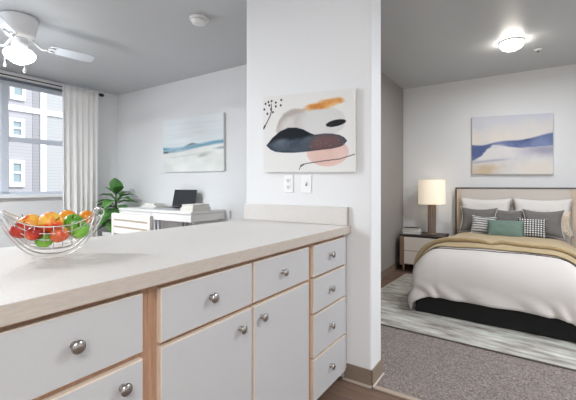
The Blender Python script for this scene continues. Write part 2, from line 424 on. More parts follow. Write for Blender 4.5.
# smoke detector
t = thing('smoke_detector', 'round white smoke detector on the ceiling left of the wall end', 'smoke detector', (-2.30, 2.12, H))
b = nb(); add_lathe(b, [(.078, -.001), (.080, -.006), (.078, -.018)], n=36); obj('mounting_plate', b, M['plastic'], t)
b = nb(); add_lathe(b, [(.060, -.0185), (.066, -.024), (.060, -.044), (.045, -.052), (.01, -.054)], n=36); obj('sensor_cover', b, M['plastic'], t)

# bedroom ceiling light, sprinkler
BL = (-.11, 4.15, H)
t = thing('ceiling_light', 'round lit flush ceiling light in the bedroom', 'ceiling light', BL)
b = nb(); add_lathe(b, [(.10, -.001), (.106, -.004), (.106, -.012), (.10, -.014)], n=40); obj('fixture_ring', b, M['whitegloss'], t)
b = nb(); add_lathe(b, [(.092, -.0145), (.099, -.028), (.096, -.05), (.078, -.070), (.046, -.084), (.02, -.090), (.004, -.091)], n=40); obj('glass_dome', b, M['dome'], t)
t = thing('fire_sprinkler', 'small round sprinkler plate on the bedroom ceiling by the light', 'sprinkler', (.113, 4.54, H))
b = nb(); add_lathe(b, [(.036, -.001), (.038, -.004), (.03, -.012), (.012, -.016)], n=24); obj('escutcheon', b, M['whitegloss'], t)
b = nb(); add_lathe(b, [(.008, -.0165), (.008, -.03), (.014, -.031), (.014, -.034)], n=14); obj('head', b, M['nickel'], t)

# ------------------------------------------------------------------ base cabinets
CT = .915
XF = -.875          # front of the drawer fronts
XP = -.895          # face frame
def front(name, parent, y0, y1, z0, z1, ox, oy):
    """slab front, white face, maple edges"""
    b = nb()
    fs = add_box(b, (XP+.0005-ox, y0-oy, z0), (XF-ox, y1-oy, z1), 0)
    es = list({e for f_ in fs for e in f_.edges if all(v.co.x > XF-ox-1e-4 for v in e.verts)})
    for f_ in fs: f_.material_index = 1
    r = bmesh.ops.bevel(b, geom=es, offset=.003, segments=2, affect='EDGES', profile=.5)
    b.normal_update()
    for f_ in b.faces:
        f_.material_index = 0 if abs(f_.normal.x) > .98 and f_.calc_center_median().x > XF-ox-.001 else 1
    return obj(name, b, [M['cab'], M['edge']], parent)
def knob(parent, y, z, ox, oy, name='knob'):
    y = y*.968 if y > 0 else y; z = 1.15+(z-1.15)*.968
    b = nb(); add_lathe(b, [(.0095, 0), (.0085, .003), (.0058, .006), (.0058, .012), (.0125, .0155), (.0165, .019), (.0165, .0215), (.013, .0255), (.006, .0275), (.001, .028)], (XF-ox+.0003, y-oy, z), 24, 'X')
    return obj(name, b, M['nickel'], parent)
def cabinet(label, y0, y1, stiles, rails):
    oy = (y0+y1)/2; ox = -1.2
    t = thing('base_cabinet', label, 'cabinet', (ox, oy, 0), 0, 'kitchen peninsula base cabinets')
    b = nb(); add_box(b, (-1.47-ox, y0-oy+.001, .1), (XP-.018-ox, y1-oy-.001, .8715)); obj('carcass', b, M['cab'], t)
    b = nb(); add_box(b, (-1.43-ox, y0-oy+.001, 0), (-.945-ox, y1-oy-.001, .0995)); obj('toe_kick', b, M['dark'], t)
    b = nb()
    for a, c in stiles: add_box(b, (XP-.0175-ox, a-oy, .068), (XP-ox, c-oy, .8715))
    xs = sorted(stiles)
    for z0, z1 in rails:
        for (a0, a1), (c0, c1) in zip(xs, xs[1:]):
            add_box(b, (XP-.0175-ox, a1-oy, z0), (XP-ox-.0003, c0-oy, z1))
    obj('face_frame', b, M['wood'], t)
    return t, ox, oy
# wide drawer unit on the left
t, ox, oy = cabinet('white base cabinet with wide drawers at the left end', -.28, .632, [(-.28, -.232), (.597, .6315)], [(.066, .09), (.38, .40), (.67, .70), (.845, .8715)])
for z0, z1, kn in ((.694+.0, .856, (.437, .768)), (.385, .676, (.560, .608)), (.075, .372, (.437, .235))):
    d = front('drawer', t, -.243, .6035, z0, z1, ox, oy); knob(d, kn[0], kn[1], ox, oy)
    knob(d, -.07, kn[1], ox, oy)
# two drawers over two doors
t, ox, oy = cabinet('white base cabinet with two drawers above two doors, mid row', .633, 1.534, [(.6325, .668), (1.068, 1.094), (1.503, 1.5335)], [(.066, .09), (.675, .705), (.845, .8715)])
for y0, y1, k in ((.661, 1.0745, .887), (1.0865, 1.5105, 1.325)):
    d = front('drawer', t, y0, y1, .697, .854, ox, oy); knob(d, k, .767, ox, oy)
d = front('door', t, .661, 1.0745, .072, .683, ox, oy); knob(d, 1.039, .609, ox, oy)
d = front('door', t, 1.0865, 1.5105, .072, .683, ox, oy); knob(d, 1.171, .614, ox, oy)
# four small drawers next to the wall
t, ox, oy = cabinet('white base cabinet with four small stacked drawers beside the wall', 1.535, 1.974, [(1.5345, 1.566), (1.922, 1.9735)], [(.066, .09), (.275, .297), (.495, .52), (.68, .703), (.845, .8715)])
for z0, z1, k in ((.696, .852, .769), (.514, .684, .582), (.294, .502, .377), (.072, .282, .151)):
    d = front('drawer', t, 1.5575, 1.935, z0, z1, ox, oy); knob(d, 1.796, k, ox, oy)
b = nb(); add_box(b, (XP+.0005-ox, 1.9385-oy, .072), (XP+.010-ox, 1.973-oy, .870)); obj('filler_strip', b, M['cab'], t)

# worktop and splash
t = thing('countertop', 'long white laminate worktop on the kitchen peninsula', 'countertop', (-1.26, .84, .873))
b = nb()
fs = add_box(b, (-.402, -1.14, 0), (.398, 1.1365, .042), 0)
obj('worktop', b, M['lam'], t)
b = nb(); add_box(b, (.3985, -1.14, .0), (.4015, 1.1365, .0415)); obj('front_edge', b, M['lamedge'], t)
t = thing('backsplash', 'low laminate backsplash on the worktop against the wall end', 'backsplash', (-1.27, 1.966, .9155))
b = nb(); add_box(b, (-.394, -.0095, 0), (.394, .0105, .109), .002); obj('splash_panel', b, M['lam'], t)
b = nb(); add_box(b, (.3945, -.0095, .001), (.3975, .0105, .108)); obj('end_cap', b, M['lamedge'], t)

# ------------------------------------------------------------------ fruit basket and fruit
E_ = Vector((.389, .921, 0)); F_ = Vector((-.921, .389, 0))
BC = Vector((-1.313, .568, .9155))
bask = thing('fruit_basket', 'open chrome wire fruit basket with swooping ends on the worktop', 'basket', BC)
UL = .134
def zr(u): return .108+.048*abs(u/UL)**2.4
def zb(u): return .026+.128*abs(u/UL)**2.9
def wd(u): return .100*max(0.1, 1-abs(u/UL)**2.6*.66)
def bp(u, v):
    z = zb(u)+(zr(u)-zb(u))*abs(v)**3
    return E_*u+F_*(v*wd(u))+Vector((0, 0, z))
b = nb()
for v in (-.9, -.78, -.62, -.4, -.14, .14, .4, .62, .78, .9):
    add_tube(b, [bp(-UL*.92+2*UL*.92*i/24, v) for i in range(25)], .0013, 6)
for k in range(11):
    u = -UL*.92+2*UL*.92*k/10
    add_tube(b, [bp(u, -1+2*i/16) for i in range(17)], .0013, 6)
obj('wire_bowl', b, M['steel'], bask)
b = nb()
N = 28
loop = [bp(-UL+2*UL*i/N, -1) for i in range(N+1)]+[bp(UL-2*UL*i/N, 1) for i in range(N+1)]
add_tube(b, loop, .0021, 8, closed=True); obj('rim', b, M['steel'], bask)
for s in (-1, 1):
    b = nb(); pts = []
    for i in range(25):
        u = -.142+.284*i/24
        pts.append(E_*u+F_*(s*(.045-.012*abs(u/.142)))+Vector((0, 0, .0035+.125*abs(u/.142)**2.5)))
    add_tube(b, pts, .0026, 8); obj('base_rail', b, M['steel'], bask)
for s in (-1, 1):
    b = nb()
    c = E_*(s*.140)+Vector((0, 0, .142)); pts = []
    for i in range(14):
        a = -PI/2+i/13*PI*1.7
        pts.append(c+E_*(s*(.011*math.cos(a)))+Vector((0, 0, .014*math.sin(a)))+F_*(.004*(i/13-.5)))
    add_tube(b, pts, .0022, 8)
    add_tube(b, [c+F_*-.04+Vector((0, 0, -.013)), c+Vector((0, 0, -.014)), c+F_*.04+Vector((0, 0, -.013))], .0022, 8)
    obj('handle_loop', b, M['steel'], bask)

def fruit_mat(name, stops, seed):
    m = ramp_mat(name, stops, 14, .3, stretch=(1, 1, .8), detail=3, spec=.5)
    for n in m.node_tree.nodes:
        if n.type == 'MAPPING': n.inputs['Location'].default_value = (seed, seed*.7, seed*.3)
    return m
RED = [(.36, (150, 28, 20)), (.5, (205, 62, 34)), (.62, (232, 150, 62))]
REDY = [(.33, (206, 52, 30)), (.44, (234, 116, 44)), (.54, (246, 196, 84))]
GRN = [(.3, (70, 128, 36)), (.55, (110, 172, 52)), (.75, (160, 202, 86))]
ORA = [(.3, (226, 126, 22)), (.7, (246, 164, 44))]
PEA = [(.36, (190, 70, 44)), (.5, (226, 124, 76)), (.66, (240, 184, 110))]
fruits = [  # u, v(depth), z above the worktop, radius, kind, axis tilt, name, label, category
    [-.060, .014, .106, .039, REDY, (.5, -.3), 'apple', 'large red and yellow apple at the left of the wire basket', 'apple'],
    [-.080, -.036, .088, .029, RED, (-.3, .2), 'apple', 'dark red apple lowest at the far left end of the basket', 'apple'],
    [.000, -.010, .106, .038, REDY, (1.0, -.7), 'apple', 'red and yellow apple in the basket middle, stem facing outward', 'apple'],
    [-.026, -.057, .068, .026, GRN, (.2, .1), 'apple', 'small green apple low in the front of the wire basket', 'apple'],
    [.014, -.058, .073, .028, PEA, (.1, .4), 'peach', 'orange and red peach low in the front of the wire basket', 'peach'],
    [-.050, -.054, .066, .024, RED, (.6, .1), 'apple', 'small red apple at the bottom left of the basket', 'apple'],
    [.050, .012, .110, .033, GRN, (.4, .3), 'apple', 'green apple on top at the right, touching the oranges', 'apple'],
    [.062, -.040, .090, .031, GRN, (.7, -.4), 'apple', 'green apple behind the wires at the right front', 'apple'],
    [.046, .082, .116, .033, ORA, (0, 0), 'orange', 'larger orange at the back right of the wire basket', 'orange'],
    [.092, .050, .112, .027, ORA, (.2, .3), 'orange', 'small orange at the right end of the wire basket', 'orange'],
]
rest = [list(a[:3]) for a in fruits]
for it in range(60):
    for i in range(len(fruits)):
        for j in range(i):
            a, c = fruits[i], fruits[j]
            d = Vector((a[0]-c[0], a[1]-c[1], a[2]-c[2])); L = d.length; need = a[3]+c[3]+.001
            if L < need:
                d = d/L*(need-L)*.3
                for k in range(3): a[k] += d[k]; c[k] -= d[k]
    for a, a0 in zip(fruits, rest):
        for k in range(3): a[k] += (a0[k]-a[k])*.12
        lo = zb(a[0])+(zr(a[0])-zb(a[0]))*min(1, abs(a[1])/wd(a[0]))**3+a[3]*1.03
        if a[2] < lo: a[2] += (lo-a[2])*.5
        lim = wd(a[0])-a[3]*.95
        lim = max(.02, lim); a[1] = max(-lim, min(lim, a[1]))
        a[0] = max(-.086, min(.10, a[0])); a[2] = min(a[2], .122)
for k, (u, v, z, r, st, (tx, ty), nm, lab, cat) in enumerate(fruits):
    p = BC+E_*u+F_*v+Vector((0, 0, z))
    fm = fruit_mat(nm+'_skin', st, k*1.7+.3)
    t = thing(nm, lab, cat, p, 0, 'fruit in the wire basket')
    t.rotation_euler = (tx, ty, k*1.1)
    b = nb(); n = 28; prof = []
    for i in range(n+1):
        a = PI*i/n
        rr = r*math.sin(a)*(1+.04*math.cos(a)); hh = -r*.93*math.cos(a)
        if nm != 'orange':
            dip = math.exp(-(rr/(r*.30))**2)*r*(.32 if hh > 0 else .16)
            hh -= dip*(1 if hh > 0 else -1)
        prof.append((max(rr, .0004), hh))
    add_lathe(b, prof, n=28); obj('skin', b, fm, t)
    b = nb()
    if nm == 'orange': add_lathe(b, [(.004, r*.925), (.003, r*.945), (.001, r*.95)], n=8)
    else: add_tube(b, [(0, 0, r*.60), (.001, 0, r*.8), (.004, .001, r*1.04)], .0016, 6)
    obj('stem', b, M['stem'], t)

# ------------------------------------------------------------------ wall plates
def plate(name, label, cat, x, z):
    t = thing(name, label, cat, (x, 1.9765, z), 0)
    b = nb(); add_box(b, (-.036, -.006, -.058), (.036, 0, .058), .003); obj('cover_plate', b, M['plastic'], t)
    return t
t = plate('wall_outlet', 'white duplex wall outlet under the abstract painting', 'outlet', -1.299, 1.166)
for s in (-1, 1):
    b = nb(); add_box(b, (-.016, -.0085, s*.021-.014), (.016, -.0062, s*.021+.014), .003); r_ = obj('receptacle', b, M['plastic'], t)
    b = nb()
    for q in (-.006, .006): add_box(b, (q-.0016, -.0096, s*.021-.004), (q+.0016, -.0086, s*.021+.006))
    add_lathe(b, [(.0028, -.0096), (.0028, -.0086)], (0, 0, s*.021-.009), 10, 'Y'); obj('slot', b, M['slot'], r_)
t = plate('light_switch', 'white toggle light switch right of the wall outlet', 'light switch', -1.162, 1.163)
b = nb(); add_box(b, (-.005, -.016, -.004), (.005, -.0062, .010), .002); obj('toggle', b, M['plastic'], t)
b = nb(); add_box(b, (-.0065, -.0068, -.011), (.0065, -.0061, .011)); obj('switch_slot', b, M['slot'], t)

# ------------------------------------------------------------------ paintings
def mixc(a, b, t):
    t = max(0., min(1., t)); return tuple(x+(y-x)*t for x, y in zip(a, b))
def ss(a, b, x):
    t = max(0., min(1., (x-a)/(b-a))); return t*t*(3-2*t)
def nz(u, v, s, k=0.): return noise.noise(Vector((u*s+k, v*s-k, k*1.3)))
def fbm(u, v, s, k=0.): return noise.fractal(Vector((u*s+k, v*s-k, k)), 1., 2., 5)
def seg_d(p, a, b):
    ax, ay = a; bx, by = b; vx, vy = bx-ax, by-ay
    t = max(0, min(1, ((p[0]-ax)*vx+(p[1]-ay)*vy)/(vx*vx+vy*vy+1e-9)))
    return math.hypot(p[0]-ax-vx*t, p[1]-ay-vy*t)

# all motifs of the abstract are given in centimetres on the canvas: x to the right, y down, 66.5 x 49
LT = [(2.5, 31.8), (3.8, 30.7), (7.6, 27), (13.9, 23), (20.2, 21), (26.5, 21.2), (31.6, 22.5), (36.7, 25), (40, 26.2), (46.8, 25.7), (52, 26), (57, 27), (60, 28.6), (61.7, 30.5)]
LB = [(2.5, 31.8), (6, 34.5), (10, 36), (16.4, 36.7), (25, 36.9), (34, 36.4), (44, 35.6), (51.8, 35), (57, 34), (59.4, 33.1), (61.7, 30.5)]
HB = [(2.5, 31.5), (8, 29.5), (20, 27.8), (30, 27.6), (36, 27.0), (41, 26.0), (62, 20)]
def poly(L, x):
    for (x0, y0), (x1, y1) in zip(L, L[1:]):
        if x0 <= x <= x1: return y0+(y1-y0)*(x-x0)/(x1-x0)
    return L[0][1] if x < L[0][0] else L[-1][1]
def abstract(x, y):
    u, v = x/66.5, y/49.
    col = (226, 225, 223)
    w = fbm(u, v, 3.5, 2.)*.6
    # pale grey rounded field
    d = math.hypot((x-43)/19., (y-18.5)/9.5)+w*.1
    col = mixc(col, (208, 208, 207), (1-ss(.93, 1.02, d))*.85)
    # taupe wash, a soft crescent
    d = math.hypot((x-27)/15.5, (y-21)/11.5)+w*.14
    a = (1-ss(.97, 1.04, d))*(.30+.6*ss(.5, .95, d)+.6*w)*(1-ss(26, 37, x))
    col = mixc(col, (178, 170, 165), min(1, max(0, a)))
    d = seg_d((x, y), (17, 13.5), (33, 10.2))+w*3; col = mixc(col, (170, 162, 158), (1-ss(.3, 2.4, d))*.6)
    # ochre brush stroke
    ya = 7.9-.11*(x-46.8)
    hw = 3.1*(1-abs(min(16., abs(x-46.8))/16.)**3)
    d = abs(y-ya+fbm(u, v, 9, 1.)*1.2)
    a = (1-ss(hw*.35, hw*1.2+.01, d))*ss(30.5, 38, x)*(1-ss(57, 62, x)) if hw > 0 else 0
    c2 = mixc((226, 172, 112), (198, 122, 48), .5+1.0*fbm(u, v, 7, 4.)+.25*(y-ya)/3)
    col = mixc(col, c2, a*.95)
    d = seg_d((x, y), (29, 10.5), (36, 9.6)); col = mixc(col, (214, 176, 132), (1-ss(.1, .8, d))*.6)
    # rose disc
    d = math.hypot((x-48.4)/14.6, (y-37.2)/8.6)
    rose = 1-ss(.95, 1.0, d)
    col = mixc(col, mixc((228, 202, 194), (218, 184, 174), .5+w), rose)
    # slate lens with its black hump
    if 2.4 < x < 61.8:
        yt, ybm = poly(LT, x), poly(LB, x)
        a = ss(-.3, .3, y-yt)*ss(-.3, .3, ybm-y)
        rim = math.exp(-abs(ybm-y)/.7)+.7*math.exp(-abs(yt-y)/.6)
        c2 = mixc((98, 108, 118), (56, 66, 78), .45+1.3*w+.5*rim)
        c2 = mixc(c2, (112, 82, 80), (1-ss(.55, 1.2, math.hypot((x-48)/13, (y-33.)/8.)))*.85)
        c2 = mixc(c2, (48, 54, 64), min(1, rim)*.5)
        if nz(u, v, 60, 3.) > .56: c2 = mixc(c2, (190, 196, 200), .4)
        hb_ = poly(HB, x)+1.6*w
        c2 = mixc(c2, (30, 33, 40), 1-ss(-1.5, 1.6, y-hb_))
        col = mixc(col, c2, a)
    # black leaf
    xr, yr = x-54.4, y-19.8
    q = xr*.985-yr*.14; r_ = xr*.14+yr*.985
    d = (q/6.7)**2+(r_/2.0)**2
    col = mixc(col, (40, 40, 42), 1-ss(.85, 1.1, d))
    # thin line bottom right
    L = [(28.6, 47.4), (30, 44.8), (34, 43.7), (46.8, 42.2), (57, 41.2), (66.5, 38.6)]
    d = min(seg_d((x, y), a_, b_) for a_, b_ in zip(L, L[1:]))
    col = mixc(col, (56, 54, 56), 1-ss(.12, .36, d))
    d = seg_d((x, y), (29.6, 45.4), (32, 44.2)); col = mixc(col, (46, 46, 48), 1-ss(.2, .6, d))
    # twig with berries
    L = [(.4, 20.6), (3.0, 17.0), (6.2, 12.2), (7.0, 9.2), (6.8, 5.0)]
    d = min(seg_d((x, y), a_, b_) for a_, b_ in zip(L, L[1:]))
    col = mixc(col, (46, 46, 50), 1-ss(.2, .5, d))
    d = seg_d((x, y), (.4, 20.6), (1.6, 18.8)); col = mixc(col, (46, 46, 50), 1-ss(.4, .8, d))
    for bx, by in [(2.1, 4.6), (4.6, 3.6), (7.2, 3.2), (10.6, 4.4), (15.0, 3.0), (14.6, 6.4), (10.6, 6.8), (1.0, 8.2), (6.6, 8.4), (3.6, 11.2), (8.2, 10.4), (5.2, 5.8)]:
        d = math.hypot(x-bx, y-by); col = mixc(col, (34, 34, 38), 1-ss(.5, .95, d))
    return col

def seascape(u, v):
    w = fbm(u, v, 4, 5.)
    st = noise.fractal(Vector((u*2, v*22, 3)), 1., 2., 4)
    col = mixc((234, 239, 241), (216, 228, 232), .35*v/.5+.5*st)
    hz = .585+.02*math.sin(u*5)-.045*u
    hill = hz-.095*math.exp(-abs((u-.5)/.24)**1.6)*(1+.25*w)
    col = mixc(col, (140, 172, 184), ss(0, .02, v-hill)*(.55+.4*w))
    d = math.exp(-((u-.5)/.075)**2)*math.exp(-((v-(hill+.012))/.016)**2); col = mixc(col, (84, 98, 106), d*.9)
    band = math.exp(-((v-hz+.03)/.030)**2)*(.5+.5*ss(.35, 1., u)+.6*math.exp(-(u/.12)**2)); col = mixc(col, (84, 142, 172), min(1, band)*.85)
    beach = ss(0, .018, v-(hz+.03-.03*ss(.2, .6, u))); col = mixc(col, mixc((236, 237, 234), (222, 226, 222), .5+w), beach)
    d = math.exp(-((u-.05)/.06)**2)*math.exp(-((v-.62)/.02)**2); col = mixc(col, (84, 92, 98), d)
    lx = .74+.12*w; d = math.exp(-((u-lx)/.10)**2)*math.exp(-((v-.70+.22*(u-.7))/.035)**2); col = mixc(col, (160, 166, 160), d*.75)
    d = math.exp(-((v-(.74-.1*u))/.016)**2)*(1-ss(.6, .9, u))*ss(.05, .2, u); col = mixc(col, (200, 206, 204), d*.6)
    d = math.exp(-((v-(.60-.06*(u-.9)))/.02)**2)*ss(.8, 1, u); col = mixc(col, (120, 138, 146), d*.7)
    return col

def dunes(u, v):
    w = fbm(u, v, 4, 9.); w2 = fbm(u*.6, v*2, 5, 1.)
    col = mixc((206, 208, 218), (226, 220, 212), ss(.0, .42, v)+.5*w)
    top = .50-.0*u
    yb = .49+.015*math.sin(u*9)-.13*ss(.55, 1., u)-.045*ss(.1, .35, u)+.0*w
    bt = .75-.26*ss(.0, .30, u)+.05*ss(.28, .5, u)-.02*ss(.55, .7, u)+.02*ss(.8, 1, u)
    bt = max(bt+.05*w2, yb+.02)
    a = ss(-.012, .012, v-yb)*(1-ss(-.015, .02, v-bt))
    blue = mixc((92, 104, 148), (128, 140, 176), .5+1.1*w+.5*(v-yb)/max(.05, bt-yb)-.2)
    blue = mixc(blue, (128, 146, 184), ss(.6, .95, u)*.5)
    d = math.exp(-((u-.69)/.04)**2)*math.exp(-((v-.40)/.035)**2); blue = mixc(blue, (52, 56, 84), d)
    low = mixc((222, 220, 220), (166, 164, 182), ss(.45, .95, u)*math.exp(-((v-.60)/.09)**2)+.3*w)
    low = mixc(low, (206, 188, 162), (1-ss(.2, .55, u))*ss(.76, .9, v)*(.7+w))
    low = mixc(low, (228, 222, 212), ss(.72, .85, v)*ss(.4, .7, u)*.8)
    low = mixc(low, (150, 150, 172), math.exp(-((v-(.80-.12*u))/.02)**2)*(1-ss(.3, .6, u))*.6)
    col = mixc(col, low, ss(0, .02, v-bt))
    return mixc(col, blue, a)

def painting(label, cor, y, thick, fn, nu, nv, hook):
    """cor: TL, TR, BR, BL as (x, z) on the wall; y: wall plane; canvas faces -Y"""
    cx = sum(p[0] for p in cor)/4; cz = min(p[1] for p in cor)
    t = thing('painting', label, 'painting', (cx, y, cz))
    q = [Vector((p[0]-cx, 0, p[1]-cz)) for p in cor]
    def P(u, v, yy): 
        p = (q[0]*(1-u)+q[1]*u)*(1-v)+(q[3]*(1-u)+q[2]*u)*v
        return (p.x, yy, p.z)
    b = nb()
    g = add_grid(b, nu, nv, lambda u, v: P(u, v, -thick), smooth=False)
    me = bpy.data.meshes.new('artwork')
    cl = [fn(i/nu, j/nv) for i in range(nu+1) for j in range(nv+1)]
    b.to_mesh(me); b.free()
    at = me.color_attributes.new('paint', 'FLOAT_COLOR', 'POINT')
    for k, c in enumerate(cl): at.data[k].color = (*lin(tuple(max(0, min(255, z)) for z in c)), 1)
    me.materials.append(M['paint'])
    o = bpy.data.objects.new('artwork', me); C.objects.link(o); o.parent = t
    b = nb()
    A = [b.verts.new(P(u, v, -thick+.0006)) for u, v in ((0, 0), (1, 0), (1, 1), (0, 1))]
    B = [b.verts.new(P(u, v, -.001)) for u, v in ((0, 0), (1, 0), (1, 1), (0, 1))]
    b.faces.new(A); b.faces.new(list(reversed(B)))
    for i in range(4): b.faces.new((A[i], B[i], B[(i+1) % 4], A[(i+1) % 4]))
    obj('stretcher', b, M['canvas'], t)
painting('abstract canvas of dark slate, ochre and rose shapes on the wall end', [(-1.489, 1.756), (-.824, 1.717), (-.821, 1.231), (-1.485, 1.245)], 1.977, .030, lambda u, v: abstract(u*66.5, v*49), 220, 170, 0)
painting('pale seascape canvas in teal and white above the desk', [(-4.179, 2.05), (-3.045, 2.042), (-3.04, 1.332), (-4.179, 1.338)], YB, .035, seascape, 110, 90, 0)
painting('watercolour canvas of blue hills above the bed headboard', [(-.584, 2.058), (.277, 2.019), (.279, 1.288), (-.584, 1.308)], YBB, .038, dunes, 110, 90, 0)

# ------------------------------------------------------------------ desk corner
DZ = .866
desk = thing('desk', 'white writing desk with drawers against the living room wall', 'desk', (-3.73, 2.955, 0))
b = nb(); add_box(b, (-.688, -.269, DZ-.030), (.689, .262, DZ), .003); obj('desk_top', b, M['desk'], desk)
b = nb(); add_box(b, (-.675, -.245, .753), (.687, .258, DZ-.0335)); obj('apron', b, M['desk'], desk)
for x0, x1 in ((-.672, -.012), (-.006, .686)):
    b = nb(); add_box(b, (x0, -.267, .750), (x1, -.2455, DZ-.036), .002); d = obj('drawer', b, M['desk'], desk)
for x in (-.60, -.02, .05, .66):
    for y in (-.20, .22):
        b = nb(); add_box(b, (x-.014, y-.014, 0), (x+.014, y+.014, .7525)); obj('leg', b, M['metalgrey'], desk)

# laptop
lp = thing('laptop', 'open black screened laptop in the middle of the desk', 'laptop', (-3.665, 2.965, DZ+.0005), -.03)
b = nb(); add_box(b, (-.22, -.15, .001), (.22, .13, .014), .004); obj('base', b, M['alu'], lp)
b = nb(); add_box(b, (-.20, -.04, .0142), (.20, .11, .0155)); obj('keyboard', b, M['slot'], lp)
b = nb(); Rm = Matrix.Translation((0, .13, .016)) @ Matrix.Rotation(math.radians(-12), 4, 'X')
add_box(b, (-.22, .0, 0), (.22, .008, .225), .003); bmesh.ops.transform(b, matrix=Rm, verts=b.verts); lid = obj('lid', b, M['screen'], lp)
b = nb(); add_box(b, (-.205, -.0012, .014), (.205, -.0004, .212)); bmesh.ops.transform(b, matrix=Rm, verts=b.verts); obj('display', b, M['screen'], lid)

def book(label, loc, sx, sy, sz, rz, cover, group, nm='book', cat='book'):
    t = thing(nm, label, cat, loc, rz, group)
    b = nb(); add_box(b, (-sx/2, -sy/2, 0), (sx/2, sy/2, .003)); add_box(b, (-sx/2, -sy/2, sz-.003), (sx/2, sy/2, sz)); add_box(b, (-sx/2, -sy/2, .0032), (-sx/2+.003, sy/2, sz-.0032))
    obj('cover', b, cover, t)
    b = nb(); add_box(b, (-sx/2+.0035, -sy/2+.004, .0034), (sx/2-.005, sy/2-.004, sz-.0034)); obj('page_block', b, M['pages'], t)
GB = 'white books on the desk'
book('lower white book of the stack left of the laptop', (-4.16, 3.04, DZ+.0005), .27, .20, .026, .1, M['paper'], GB)
book('upper white book of the stack left of the laptop', (-4.17, 3.05, DZ+.0270), .22, .17, .026, -.05, M['paper'], GB)
book('lower thick white book at the right end of the desk', (-3.155, 2.86, DZ+.0005), .20, .28, .040, 0, M['paper'], GB)
book('upper thick white book at the right end of the desk', (-3.16, 2.865, DZ+.0410), .18, .26, .036, .04, M['paper'], GB)

# small grey outlet plate on the wall at the right of the desk
t = thing('wall_plate', 'narrow grey wall plate right of the desk end', 'wall plate', (-2.96, YB-.0005, .80))
b = nb(); add_box(b, (-.012, -.012, -.045), (.012, 0, .055), .003); obj('plate', b, M['metalgrey'], t)

# chair, seen from behind
ch = thing('desk_chair', 'white chair with slatted back pulled up to the desk', 'chair', (-3.235, 2.10, 0), math.radians(-3))
w = .325
for s in (-1, 1):
    b = nb(); add_box(b, (s*w-.022, -.02, 0), (s*w+.022, .02, .872), .006); obj('post', b, M['chairw'], ch)
for z0, z1 in ((.812, .872), (.742, .795), (.664, .725)):
    b = nb(); add_box(b, (-w+.0225, -.016, z0), (w-.0225, .012, z1), .004); obj('back_slat', b, M['chairw'], ch)
for z in (.8035, .7335):
    b = nb(); add_box(b, (-w+.0225, -.012, z-.0082), (w-.0225, .010, z+.0082)); obj('gap_strip', b, M['taupe'], ch)
b = nb(); add_box(b, (-w, .021, .43), (w, .50, .47), .01); obj('seat', b, M['chairw'], ch)
for s in (-1, 1):
    b = nb(); add_box(b, (s*(w-.03)-.02, .44, 0), (s*(w-.03)+.02, .48, .4295), .004); obj('leg', b, M['chairw'], ch)

# plant in the corner
pl = thing('potted_plant', 'broad leaved green plant in a white pot in the living room corner', 'plant', (-4.85, 2.91, -.0))
b = nb(); add_lathe(b, [(.12, 0), (.15, .02), (.17, .30), (.175, .50), (.168, .515), (.155, .51), (.15, .47), (.02, .465)], n=36); obj('pot', b, M['pot'], pl)
b = nb(); add_lathe(b, [(.148, .472), (.02, .485), (.002, .486)], n=24); obj('soil', b, M['soil'], pl)
b = nb(); add_tube(b, [(0, 0, .48), (.012, .01, .7), (-.004, .0, .92), (.0, .0, 1.04)], .014, 10, rs=[.016, .013, .011, .007]); obj('stem', b, M['stem'], pl)
b = nb()
def leaf(base, az, el, L, W, droop, roll=0.):
    d = Vector((math.cos(az)*math.cos(el), math.sin(az)*math.cos(el), math.sin(el)))
    side = Vector((-math.sin(az), math.cos(az), 0))
    if roll: side = Matrix.Rotation(roll, 3, d) @ side
    up = side.cross(d)*-1
    if up.z < 0: up = -up
    st = .16*L
    add_tube(b, [base, base+d*st], .004, 6)
    def fn(u, v):
        tt = v; ww = W*math.sin(PI*min(1, tt**.75*.985+.008))**.8*(.55+.55*tt)*.9
        s_ = (u-.5)*2
        p = base+d*(st+L*tt)+Vector((0, 0, -droop*L*tt*tt))+side*(s_*ww*.5)+up*(abs(s_)*ww*.14+.006*math.sin(s_*9+tt*10))
        return p
    add_grid(b, 6, 10, fn)
# crown leaves (azimuth, elevation): the tallest stands up broadside
leaf(Vector((0, 0, 1.015)), math.radians(-57), 1.40, .21, .27, -.05)
leaf(Vector((0, 0, 1.0)), math.radians(120), 1.1, .18, .17, .1)
lv = [(.95, -30, .35, .22, .13, .3), (.90, 250, .25, .24, .13, .3), (.86, 350, .15, .26, .13, .3), (.80, -45, .1, .26, .14, .4), (.94, 10, .4, .24, .13, .4), (.93, 225, .2, .27, .13, .3), (.87, 235, .0, .27, .13, .4), (.78, 200, .0, .26, .13, .4), (.62, 230, -.1, .27, .14, .4), (.90, 33, .30, .26, .15, .30), (.98, 215, .45, .26, .15, .35), (.96, 30, .50, .24, .14, .30), (.88, 205, .20, .30, .16, .3), (.93, -60, .25, .24, .17, .6),
      (.84, -20, .0, .27, .16, .35), (.80, 240, .0, .28, .16, .35), (.84, 180, .15, .26, .14, .2), (1.0, 80, .5, .2, .14, .3), (.76, 25, -.1, .28, .15, .3), (.72, 215, -.15, .30, .17, .3),
      (.74, 270, -.2, .26, .17, .4), (.90, 130, .3, .22, .13, .2), (1.02, -10, .75, .2, .14, .2), (1.02, 230, .8, .2, .14, .2), (.68, 190, -.1, .26, .16, .4), (.66, 320, -.1, .26, .16, .4),
      (.82, 300, .1, .26, .17, .5), (.70, 60, .0, .24, .14, .3)]
for z, az, el, L, W, dr in lv: leaf(Vector((0, 0, z)), math.radians(az), el, L*(.86 if 170 < az < 275 else 1.08), W*1.45, dr)
obj('foliage', b, M['leaf'], pl, recalc=False)

